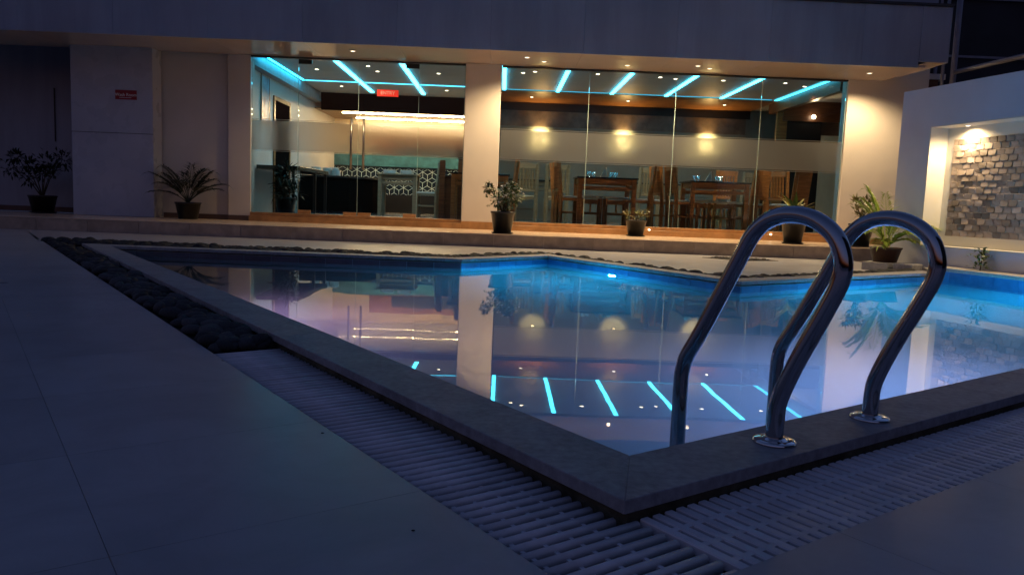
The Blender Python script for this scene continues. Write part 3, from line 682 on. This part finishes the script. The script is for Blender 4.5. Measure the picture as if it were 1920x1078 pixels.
# ------------------------------------------------------------------ furniture
FS = 1.20
def sbox(name, lo, hi, mt, t, bev=.004): return MB().box([v * FS for v in lo], [v * FS for v in hi]).obj(name, mt, t, False, bev)
def make_table(name, wd, dp, mt, label, group, top='darktop'):
    t = thing(name, (0, 0, 0), label, 'table', group); h = .78
    sbox('tabletop', (-wd / 2, -dp / 2, h), (wd / 2, dp / 2, h + .025), top, t)
    for sx in (-1, 1):
        for sy in (-1, 1):
            x, y = sx * (wd / 2 - .06), sy * (dp / 2 - .06); sbox('leg', (x - .035, y - .035, 0), (x + .035, y + .035, h - .001), mt, t)
    for sy in (-1, 1):
        y = sy * (dp / 2 - .06)
        sbox('apron', (-wd / 2 + .096, y - .012, h - .085), (wd / 2 - .096, y + .012, h - .002), mt, t); sbox('lower_rail', (-wd / 2 + .096, y - .012, h - .175), (wd / 2 - .096, y + .012, h - .125), mt, t)
    for sx in (-1, 1):
        x = sx * (wd / 2 - .06); sbox('apron', (x - .012, -dp / 2 + .096, h - .085), (x + .012, dp / 2 - .096, h - .002), mt, t)
    return reg(t)
def make_chair(mt, label, group, cush='cushion'):
    t = thing('dining_chair', (0, 0, 0), label, 'chair', group)
    for sx in (-1, 1):
        sbox('leg', (sx * .19 - .02, .16, 0), (sx * .19 + .02, .20, .41), mt, t)
        MB().tube([Vector((sx * .19, -.19 - .0, 0)) * FS, Vector((sx * .19, -.19, .45)) * FS, Vector((sx * .19, -.25, 1.05)) * FS], .036 * FS, 4, True, False).obj('back_leg', mt, t, False)
    sbox('seat_frame', (-.21, -.17, .411), (.21, .21, .45), mt, t); sbox('cushion', (-.20, -.165, .451), (.20, .20, .485), cush, t, .012)
    for sx in (-1, 1): sbox('side_rail', (sx * .19 - .012, -.165, .2), (sx * .19 + .012, .159, .23), mt, t)
    sbox('front_rail', (-.169, .17, .22), (.169, .19, .25), mt, t)
    sbox('top_rail', (-.162, -.262, .96), (.162, -.232, 1.05), mt, t); sbox('lower_back_rail', (-.162, -.225, .55), (.162, -.20, .60), mt, t)
    for k in range(5):
        x = -.11 + .055 * k; MB().tube([Vector((x, -.214, .60)) * FS, Vector((x, -.247, .96)) * FS], .022 * FS, 4, True, False).obj('slat', mt, t, False)
    return reg(t)
TG = 'wooden dining tables'; CG = 'slat-back dining chairs'
tb = make_table('dining_table', 1.0, .8, 'woodchair', 'reddish wooden dining table near the glass, left of the small flower pot', TG)
tb.location = (2.05, 15.5, ZF)
o = copy_tree(tb, (4.26, 15.5, ZF)); tag(o, 'reddish wooden dining table near the glass, right of the small flower pot')
o = copy_tree(tb, (-.45, 16.0, ZF)); tag(o, 'reddish wooden dining table half hidden behind the white column')
tg = make_table('dining_table', 1.0, .8, 'woodgrey', 'dim greyish table in the back row behind the two facing chairs', TG)
tg.location = (.75, 18.6, ZF)
o = copy_tree(tg, (3.5, 17.9, ZF)); tag(o, 'dim greyish table in the back row between the two front tables')
o = copy_tree(tg, (5.9, 18.6, ZF)); tag(o, 'dim greyish table in the back row at the far right')
tl = make_table('buffet_table', .78, .6, 'woodgrey', 'pale wooden table with plates on it before the hexagon tiles', TG, 'woodgrey'); tl.location = (-2.40, 18.1, ZF)
ch = make_chair('woodchair', 'reddish slat-back chair at the left side of the left dining table', CG); ch.location = (1.36, 15.35, ZF); ch.rotation_euler = (0, 0, R(-84))
for x, y, rz, l in ((1.34, 16.0, -84, 'reddish slat-back chair behind the one left of the left dining table'), (2.74, 15.5, 80, 'reddish slat-back chair at the right side of the left dining table'),
                    (3.60, 15.30, -80, 'reddish slat-back chair at the left side of the right dining table, front one'), (3.42, 15.9, -76, 'reddish slat-back chair at the left side of the right dining table, rear one'),
                    (5.0, 16.0, 60, 'reddish slat-back chair at the right side of the right dining table, front one'), (5.22, 16.2, 50, 'reddish slat-back chair at the right side of the right dining table, rear one'),
                    (.0, 15.5, 88, 'reddish chair just right of the white column'), (6.0, 16.4, -50, 'reddish chair at the far right beside the end wall'),
                    (4.75, 16.9, 15, 'reddish slat-back chair standing behind the right dining table'), (5.75, 15.4, 35, 'reddish chair close to the glass behind the broad-leaved plant')):
    o = copy_tree(ch, (x, y, ZF), R(rz)); tag(o, l)
def make_stool(label):
    t = thing('low_stool', (0, 0, 0), label, 'stool', 'wooden stools under the dining tables')
    for sx in (-1, 1):
        for sy in (-1, 1): sbox('leg', (sx * .17 - .022, sy * .15 - .022, 0), (sx * .17 + .022, sy * .15 + .022, .46), 'woodchair', t)
        sbox('front_rail', (-.147, sx * .15 - .012, .37), (.147, sx * .15 + .012, .44), 'woodchair', t); sbox('foot_rail', (-.147, sx * .15 - .01, .19), (.147, sx * .15 + .01, .23), 'woodchair', t)
    sbox('middle_post', (-.016, -.16, .231), (.016, -.14, .369), 'woodchair', t); sbox('seat', (-.20, -.18, .461), (.20, .18, .50), 'cushion', t, .01)
    return reg(t)
st = make_stool('low wooden stool under the left dining table, left of the pair'); st.location = (1.80, 15.75, ZF)
for x, l in ((2.32, 'low wooden stool under the left dining table, right of the pair'), (4.00, 'low wooden stool under the right dining table, left of the pair'), (4.52, 'low wooden stool under the right dining table, right of the pair')):
    o = copy_tree(st, (x, 15.75, ZF)); tag(o, l)
cg = make_chair('woodgrey', 'greyish slat-back chair facing the back wall, left of two behind the flower pot', CG, 'cushion'); cg.location = (.52, 17.0, ZF); cg.rotation_euler = (0, 0, R(0))
for x, y, rz, l in ((1.20, 17.1, 0, 'greyish slat-back chair facing the back wall, right of two behind the flower pot'), (-1.72, 18.0, 88, 'pale wooden chair beside the table with plates'),
                    (5.45, 17.4, 20, 'greyish chair in the gloom right of the right dining table'), (3.15, 17.0, 10, 'greyish chair in the back row between the two front tables')):
    o = copy_tree(cg, (x, y, ZF), R(rz)); tag(o, l)
# counters at the left
t = thing('dark_counter', (-4.3, 16.4, ZF), 'long black counter along the white wall behind the entrance glass', 'counter')
box('top', (-4.78, 15.15, 1.24), (-3.95, 17.7, 1.32), 'darktop', t, .004); 
for x, y in ((-4.0, 17.6), (-4.0, 16.6), (-4.72, 17.6)): box('leg', (x - .03, y - .03, ZF), (x + .03, y + .03, 1.239), 'dark', t)
t = thing('buffet_counter', (-3.9, 19.0, ZF), 'dark rounded buffet counter in the back left corner', 'counter')
pl = [(-4.75, 18.3), (-3.6, 18.3), (-3.3, 18.45), (-3.12, 18.75), (-3.05, 19.3), (-3.05, 19.95), (-4.75, 19.95)]
MB().prism(pl, ZF, 1.20).obj('body', 'void', t); MB().prism([(x * 1.0 - (.0 if x < -4.7 else -.04), y - .03) for x, y in pl], 1.201, 1.25).obj('top', 'darktop', t, bevel=.004)
t = thing('waiter_station', (-1.2, 17.0, ZF), 'dark brown service station beside the white column', 'cabinet')
box('body', (-1.32, 16.6, ZF), (-.78, 17.15, 1.28), 'woodbrown', t, .005); box('post', (-1.34, 16.55, ZF), (-1.22, 16.598, 1.62), 'woodbrown', t, .004); box('top', (-1.36, 16.56, 1.281), (-.76, 17.18, 1.31), 'dark', t, .003)
# china
def plates(x, y, z, nn_, r, label):
    t = thing('plate_stack', (x, y, z), label, 'plates', 'stacks of white plates')
    for k in range(nn_): MB().lathe([(r * .55, 0), (r, .014), (r, .018), (r * .5, .006)], (0, 0, k * .012), 20).obj('plate', 'china', t, False)
plates(-2.62, 18.1, ZF + .805 * FS + .001, 7, .16, 'stack of white plates at the left on the pale table')
plates(-2.22, 18.05, ZF + .805 * FS + .001, 7, .16, 'stack of white plates at the right on the pale table')
for k, (x, y, nk) in enumerate(((-4.45, 18.6, 16), (-4.2, 18.7, 15), (-3.98, 18.6, 11), (-4.1, 19.0, 17))):
    plates(x, y, 1.251, nk, .12, 'tall pile of white bowls on the dark buffet counter, %s' % ['leftmost', 'second from the left', 'rightmost', 'behind the others'][k])
def setting(x, y, label):
    z = ZF + .805 * FS + .001
    t = thing('napkin', (x, y, z), 'folded white napkin standing on the ' + label, 'napkin', 'folded napkins'); a = MB()
    a.add([(-.07, -.02, 0), (.07, -.02, 0), (.07, .03, 0), (-.07, .03, 0), (.055, 0, .21), (.065, .015, .20)], [(0, 1, 4), (1, 2, 5, 4), (2, 3, 5), (3, 0, 4, 5), (0, 3, 2, 1)]); a.obj('cloth', 'petal', t, False)
    for k, dx in enumerate((-.28, -.18, .16, .26)):
        g = thing('tumbler', (x + dx, y + (.05 if k % 2 else -.04), z), 'clear drinking glass on the %s, %s from the left' % (label, ORD[k]), 'glass', 'drinking glasses'); MB().lathe([(.032, 0), (.034, .01), (.042, .11), (.039, .11), (.031, .012)], n=14).obj('bowl', 'tumbler', g, False)
setting(2.0, 15.4, 'left dining table'); setting(4.1, 15.4, 'right dining table')

# ------------------------------------------------------------------ plants
def pot(t, r, h, mt='pot', saucer=True):
    p = MB().lathe([(r * .72, .0), (r * .96, h * .9), (r, h * .9), (r * 1.02, h), (r * .92, h), (r * .88, h * .88)], (0, 0, .02 if saucer else 0), 24).obj('pot', mt, t, False)
    if saucer: MB().lathe([(r * .80, 0), (r * .95, .022), (r * .9, .022), (r * .74, .006)], n=24).obj('saucer', mt, t, False)
    MB().lathe([(r * .87, h * .86), (r * .5, h * .89)], (0, 0, .02), 18).obj('soil', 'soil', t, False)
def shrub(loc, label, r, h, clumps, nl, L, W, mt, flowers=0, stems=None, name='potted_shrub', up=.3):
    t = thing(name, loc, label, 'potted plant'); pot(t, r, h)
    st = MB()
    for c in clumps:
        c = Vector(c[:3]); st.tube([(0, 0, h * .9), Vector((c.x * .35, c.y * .35, h + (c.z - h) * .45)), c], [.012, .009, .004], 6)
    st.obj('stem', 'stem', t, False)
    fo = MB(); fl = MB()
    for c in clumps:
        cc = Vector(c[:3]); rr = c[3]
        for _ in range(nl):
            d = Vector((random.gauss(0, 1), random.gauss(0, 1), random.gauss(0, 1))).normalized(); q = cc + d * rr * random.uniform(.25, 1.0)
            dd = d + Vector((random.uniform(-.5, .5), random.uniform(-.5, .5), up + random.uniform(-.4, .4))); fo.leaf(q, dd, (random.uniform(-.4, .4), random.uniform(-.4, .4), 1), L * random.uniform(.7, 1.2), W * random.uniform(.8, 1.2), random.uniform(.05, .25))
        for _ in range(flowers):
            d = Vector((random.gauss(0, 1), random.gauss(0, 1), abs(random.gauss(.3, 1)))).normalized(); q = cc + d * rr * random.uniform(.85, 1.05)
            for k in range(5):
                an = k * 1.257; fl.leaf(q, d + Vector((math.cos(an), math.sin(an), 0)) * .9, d, .035, .022)
    fo.obj('foliage', mt, t, False)
    if fl.v: tag(fl.obj('flowers', 'petal', t, False), kind='stuff')
    return t
def palm(loc, label, r, h, fronds, mt, potm='pot', leaf_l=.27, saucer=False):
    t = thing('potted_palm', loc, label, 'potted plant'); pot(t, r, h, potm, saucer)
    for (az, L, rise, droop, base) in fronds:
        az = R(az); d = Vector((math.cos(az), math.sin(az), 0)); pts = []
        for k in range(13):
            s = k / 12; pts.append(Vector((0, 0, h * .9)) + d * (L * (s ** 1.25) * .85) + Vector((0, 0, rise * s - droop * s ** 2.6)))
        f = MB(); f.tube(pts, [.009 * (1 - .8 * k / 12) for k in range(13)], 5)
        for k in range(4, 26):
            s = k / 26; i = int(s * 12); p = pts[i].lerp(pts[min(i + 1, 12)], s * 12 - i); tg = (pts[min(i + 1, 12)] - pts[i]).normalized() if i < 12 else d
            if s < base: continue
            sd = tg.cross(Vector((0, 0, 1))).normalized(); l = leaf_l * (1 - .55 * abs(s - .55) / .5)
            for sg in (-1, 1): f.leaf(p, tg * .75 + sd * sg * .8 + Vector((0, 0, .12 - .25 * random.random())), (0, 0, 1), l * random.uniform(.85, 1.1), .030, .12)
        f.leaf(pts[-1], d + Vector((0, 0, -.4)), (0, 0, 1), leaf_l * .7, .022); f.obj('frond', mt, t, False)
    return t
shrub((-8.38, 14.25, ZP), 'dark branching shrub in a black pot at the far left wall', .24, .30, [(-.55, 0, .80, .20), (-.32, .1, .66, .14), (.10, 0, .92, .22), (.32, .1, .98, .18), (-.05, .1, .72, .12), (-.48, .05, 1.0, .12), (.2, 0, .8, .14), (-.2, 0, .85, .12)], 75, .11, .042, 'leafdark')
palm((-5.62, 13.95, ZP), 'dark green palm in a black pot left of the glass entrance', .225, .30, [(185, .78, 0.70, .16, .3), (165, .62, 0.87, .2, .3), (200, .7, 0.42, .22, .3), (100, .4, 0.87, .15, .3), (60, .45, 0.84, .2, .3), (5, .75, 0.59, .22, .3), (20, .62, 0.48, .2, .3), (350, .6, 0.70, .25, .3), (270, .5, 0.70, .3, .3), (175, .55, 0.63, .1, .3), (120, .5, 0.77, .2, .3), (35, .5, 0.70, .1, .3), (220, .6, 0.56, .2, .3), (330, .65, 0.50, .18, .3)], 'leafdark')
shrub((-4.15, 14.95, ZF), 'dark leafy plant in a black pot behind the entrance glass', .20, .32, [(-.05, 0, .55, .16), (.05, 0, .75, .15), (.12, 0, .45, .14), (-.1, 0, .42, .12)], 50, .20, .05, 'leafdark')
shrub((.03, 12.62, ZP + .004), 'bushy white-flecked shrub in a black pot beside the column', .20, .34, [(.04, 0, .62, .19), (-.12, 0, .56, .16), (.19, .02, .62, .15), (.03, 0, .48, .17), (-.24, 0, .73, .06), (.12, 0, .74, .10)], 75, .085, .04, 'leaf', 9)
shrub((2.42, 13.75, ZP + .001), 'small trailing flower plant in a black pot before the dining glass', .19, .27, [(0, 0, .36, .10), (.14, 0, .40, .08), (-.16, 0, .38, .08), (.06, 0, .34, .10)], 26, .08, .022, 'leafolive', 1)
t = thing('potted_dracaena', (4.95, 12.95, ZP + .004), 'spreading broad-leaved plant in a black pot seen through the front handrail', 'potted plant'); pot(t, .20, .33)
for k in range(26):
    az = random.uniform(0, 6.28); el = random.uniform(.1, 1.25); f = MB(); L = random.uniform(.40, .58); d = Vector((math.cos(az) * math.cos(el), math.sin(az) * math.cos(el), math.sin(el))); p0 = Vector((0, 0, .36 + .16 * random.random()))
    f.leaf(p0, d, (0, 0, 1), L, .085, .16); f.obj('leaf', ['leafolive', 'leaf', 'leafbright'][k % 3], t, False)
MB().tube([(0, 0, .28), (.01, 0, .58)], [.02, .012], 8).obj('stem', 'stem', t, False)
shrub((6.02, 12.78, ZP + .004), 'small upright olive-leaved plant in a black pot on the podium end', .20, .36, [(-.02, 0, .60, .13), (.09, 0, .70, .10), (-.11, 0, .72, .09), (.04, 0, .52, .11)], 46, .11, .045, 'leafolive', up=.9)
palm((5.20, 10.28, .165), 'bright yellow-green palm in a wide brown pot beside the feature wall', .205, .20, [(170, .5, .78, .16, .25), (140, .35, .95, .14, .25), (200, .5, .5, .28, .25), (160, .42, .88, .22, .25), (75, .4, .95, .2, .25), (20, .62, .74, .22, .25), (330, .6, .52, .2, .25), (352, .82, .58, .32, .25), (300, .5, .45, .25, .25), (40, .5, .72, .25, .25), (230, .4, .3, .25, .25), (315, .4, .28, .16, .25), (8, .72, .50, .30, .25), (280, .3, .6, .15, .25)], 'leafbright', 'potbrown', .24)
# seedling on the right coping
p = WP - WN * .10 + WD * .68
t = thing('wild_seedling', (p.x, p.y, .18), 'small wild seedling growing from the coping below the stone cladding', 'plant'); st = MB().tube([(0, 0, 0), (.01, 0, .12), (.0, .01, .24)], [.006, .005, .002], 6); st.obj('stem', 'stem', t, False)
fo = MB()
for k in range(80):
    q = Vector((random.gauss(0, .05), random.gauss(0, .05), random.uniform(.02, .25))); fo.leaf(q, (q.x * 12 + random.uniform(-.4, .4), q.y * 12 + random.uniform(-.4, .4), random.uniform(-.2, .8)), (0, 0, 1), .075, .036)
fo.obj('foliage', 'leaf', t, False)

# ------------------------------------------------------------------ feature wall with clad niche
def W(s, dpt, z): q = WP + WD * s + WN * dpt; return (q.x, q.y, z)
fw = thing('feature_wall', (WP.x, WP.y, .06), 'pale free-standing feature wall with a lit niche of stone cladding', 'wall')
def wbox(name, s0, s1, d0, d1, z0, z1, mt, parent=fw, bev=0):
    q = [W(s0, d0, 0), W(s1, d0, 0), W(s1, d1, 0), W(s0, d1, 0)]; return MB().prism([(p[0], p[1]) for p in q], z0, z1).obj(name, mt, parent, True, bev)
S0 = -.98; NS = -.43; NE = 3.1; SE = 5.6; NT = 1.96; NB = .41; ND = .27; TH = .40
wbox('wall_end', S0, NS, 0, TH, -.05, 2.47, 'featurewall')
wbox('wall_top', NS + .0005, NE - .0005, 0, TH, NT, 2.47, 'featurewall')
wbox('wall_base', NS + .0005, NE - .0005, 0, TH, -.05, NB, 'featurewall')
wbox('wall_near', NE, SE, 0, TH, -.05, 2.47, 'featurewall')
wbox('niche_back', NS + .0005, NE - .0005, ND, TH - .001, NB + .0005, NT - .0005, 'niche')
wbox('niche_jamb', NS + .0005, NS + .012, -.003, ND - .0005, NB + .014, NT - .014, 'niche'); wbox('niche_head', NS + .0005, NE - .0005, -.003, ND - .0005, NT - .013, NT - .0005, 'niche'); wbox('niche_ledge', NS + .0005, NE - .0005, -.004, ND - .0005, NB + .0005, NB + .013, 'niche')
cl = thing('stone_cladding', W(.7, ND, .56), 'panel of stepped brown stone cladding blocks inside the lit niche', 'stone cladding')
ro, cw, rh = 16, .124, .0775; smesh = []
for k in range(10):
    w_ = cw * random.uniform(.47, .495); h0 = rh * .5; tp = .005 + random.uniform(0, .006)
    pr = [(-w_, -h0), (w_, -h0), (w_ * 1.0, h0 * .2), (w_ * .84, h0), (-w_ * .84, h0), (-w_, h0 * .2)] if k % 2 else [(-w_ * .85, -h0), (w_ * .85, -h0), (w_, -h0 * .3), (w_, h0), (-w_, h0), (-w_, -h0 * .3)]
    d1 = .011 + .008 * random.random(); d2 = d1 + tp * (1 if k % 3 else -1) * .7
    vs = [(x, z, 0) for x, z in pr] + [(x * .97, z * .95, -(d1 if z > 0 else d2) + random.uniform(-.003, .003)) for x, z in pr]; nq = len(pr)
    smesh.append(MB().add(vs, [tuple(range(nq, 2 * nq))[::-1]] + [(i, nq + i, nq + (i + 1) % nq, (i + 1) % nq) for i in range(nq)]).mesh('stone', 'claystone', .003))
ang = math.atan2(WD.y, WD.x)
basis = Matrix((( WD.x, 0, WN.x), (WD.y, 0, WN.y), (0, 1, 0))).to_4x4()
for r_ in range(ro):
    for c_ in range(18):
        s = -.30 + .0 + (c_ + .5 + (.5 if r_ % 2 else 0)) * cw
        if c_ == 17 and r_ % 2: continue
        o = link('stone', random.choice(smesh), cl); q = Vector(W(s, ND - .001, .555 + (r_ + .5) * rh)); o.matrix_local = Matrix.Translation(q - Vector(cl.location)) @ basis
wbox('panel_backing', -.30, 2.03, ND - .008, ND - .0006, .555, .555 + ro * rh, 'claystone', cl)
for s, e, l in ((.30, 105, 'recessed downlight in the niche head at the left end of the cladding'), (1.9, 105, 'recessed downlight in the niche head beyond the right edge of the picture')):
    q = W(s - .30 if s < 1 else s, ND * .62, NT - .0135); downlight(q[0], q[1], q[2], l, 'downlights of the niche', e, 165, (1, .72, .38), .035, rad=.09)
# kerb block and white edging at the far corner of the pool
t = thing('stone_block', (5.45, 10.1, ZD), 'grey stone block and pale edging strip at the foot of the feature wall', 'stone')
MB().prism([(5.16, 9.97), (5.33, 9.82), (5.56, 9.98), (5.46, 10.20)], ZD - .1, .17).obj('block', 'coping', t, bevel=.008)
MB().prism([(4.86, 10.22), (5.12, 10.03), (5.47, 10.28), (5.20, 10.60)], ZD - .09, .164).obj('edging', 'copinglight', t, bevel=.006)
# drain cover strip in the far deck
t = thing('floor_drain', (3.6, 11.45, ZD), 'small sunken patch of dark pebbles in the far pale deck', 'drain'); a = MB()
MB().prism([(3.05, 11.5), (3.5, 11.0), (4.15, 11.35), (3.72, 11.85)], ZD + .0005, ZD + .006).obj('bed', 'soil', t)
for _ in range(70):
    s, u = random.random(), random.random(); q = Vector((3.1, 11.5, 0)).lerp(Vector((3.5, 11.06, 0)), s).lerp(Vector((3.70, 11.78, 0)).lerp(Vector((4.1, 11.36, 0)), s), u); me = random.choice(pm); r = random.uniform(.02, .035)
    mm = Matrix.Translation((q.x, q.y, ZD + .008)) @ Matrix.Scale(r, 4); a.add([mm @ v.co for v in me.vertices], [tuple(f_.vertices) for f_ in me.polygons], True)
tag(a.obj('pebbles', 'pebble', t), kind='stuff')

# ------------------------------------------------------------------ dark yard beyond, right
sc = thing('dark_screen', (12, 17.5, 0), 'tall unlit dark screen wall beyond the feature wall', 'screen'); box('sheet', (7.85, 17.4, -.1), (26, 17.6, 7.5), 'darkscreen', sc)
for x in (9.5, 11.6, 13.7, 15.8): box('post', (x, 17.34, -.1), (x + .06, 17.399, 7.5), 'pipe', sc)
for z in (4.35, 5.6): box('rail', (7.86, 17.33, z), (26, 17.339, z + .05), 'pipe', sc)
pf_ = thing('pipe_frame', (7.93, 14.1, 0), 'dark steel pipe post with a sloping cross pipe at the building corner', 'pipe')
MB().tube([(8.13, 14.2, -.1), (8.13, 14.2, 7.5)], .05, 12).obj('post', 'pipe', pf_); MB().tube([(8.14, 14.15, 3.43), (8.18, 11.6, 3.36), (8.25, 8.0, 3.30)], .04, 10).obj('cross_pipe', 'pipe', pf_)
MB().tube([(7.99, 14.3, -.1), (7.99, 14.3, 7.5)], .028, 10).obj('thin_pipe', 'pipe', pf_)

nb = thing('shading_wall', P(4, -5.2), 'unseen plain dark wall added to darken the ladder side', 'wall')
MB().prism([P(.5, -5.2)[:2], P(14, -5.2)[:2], P(14, -5.5)[:2], P(.5, -5.5)[:2]], -.1, 6.5).obj('face', 'darkscreen', nb)  # unseen wall behind the camera, added to darken coping, deck and rails

for (x, y, l) in ((-.50, 2.20, 'tiny dark crumb of dirt on the deck beside the round-bar grating'), (-.16, 1.55, 'tiny dark crumb of dirt on the deck near the bottom of the picture')):
    o = link('dirt_crumb', pm[random.randrange(9)]); o.location = (x, y, ZD + .002); o.scale = (.0045, .003, .003); tag(o, l, 'dirt', 'crumbs of dirt on the deck')
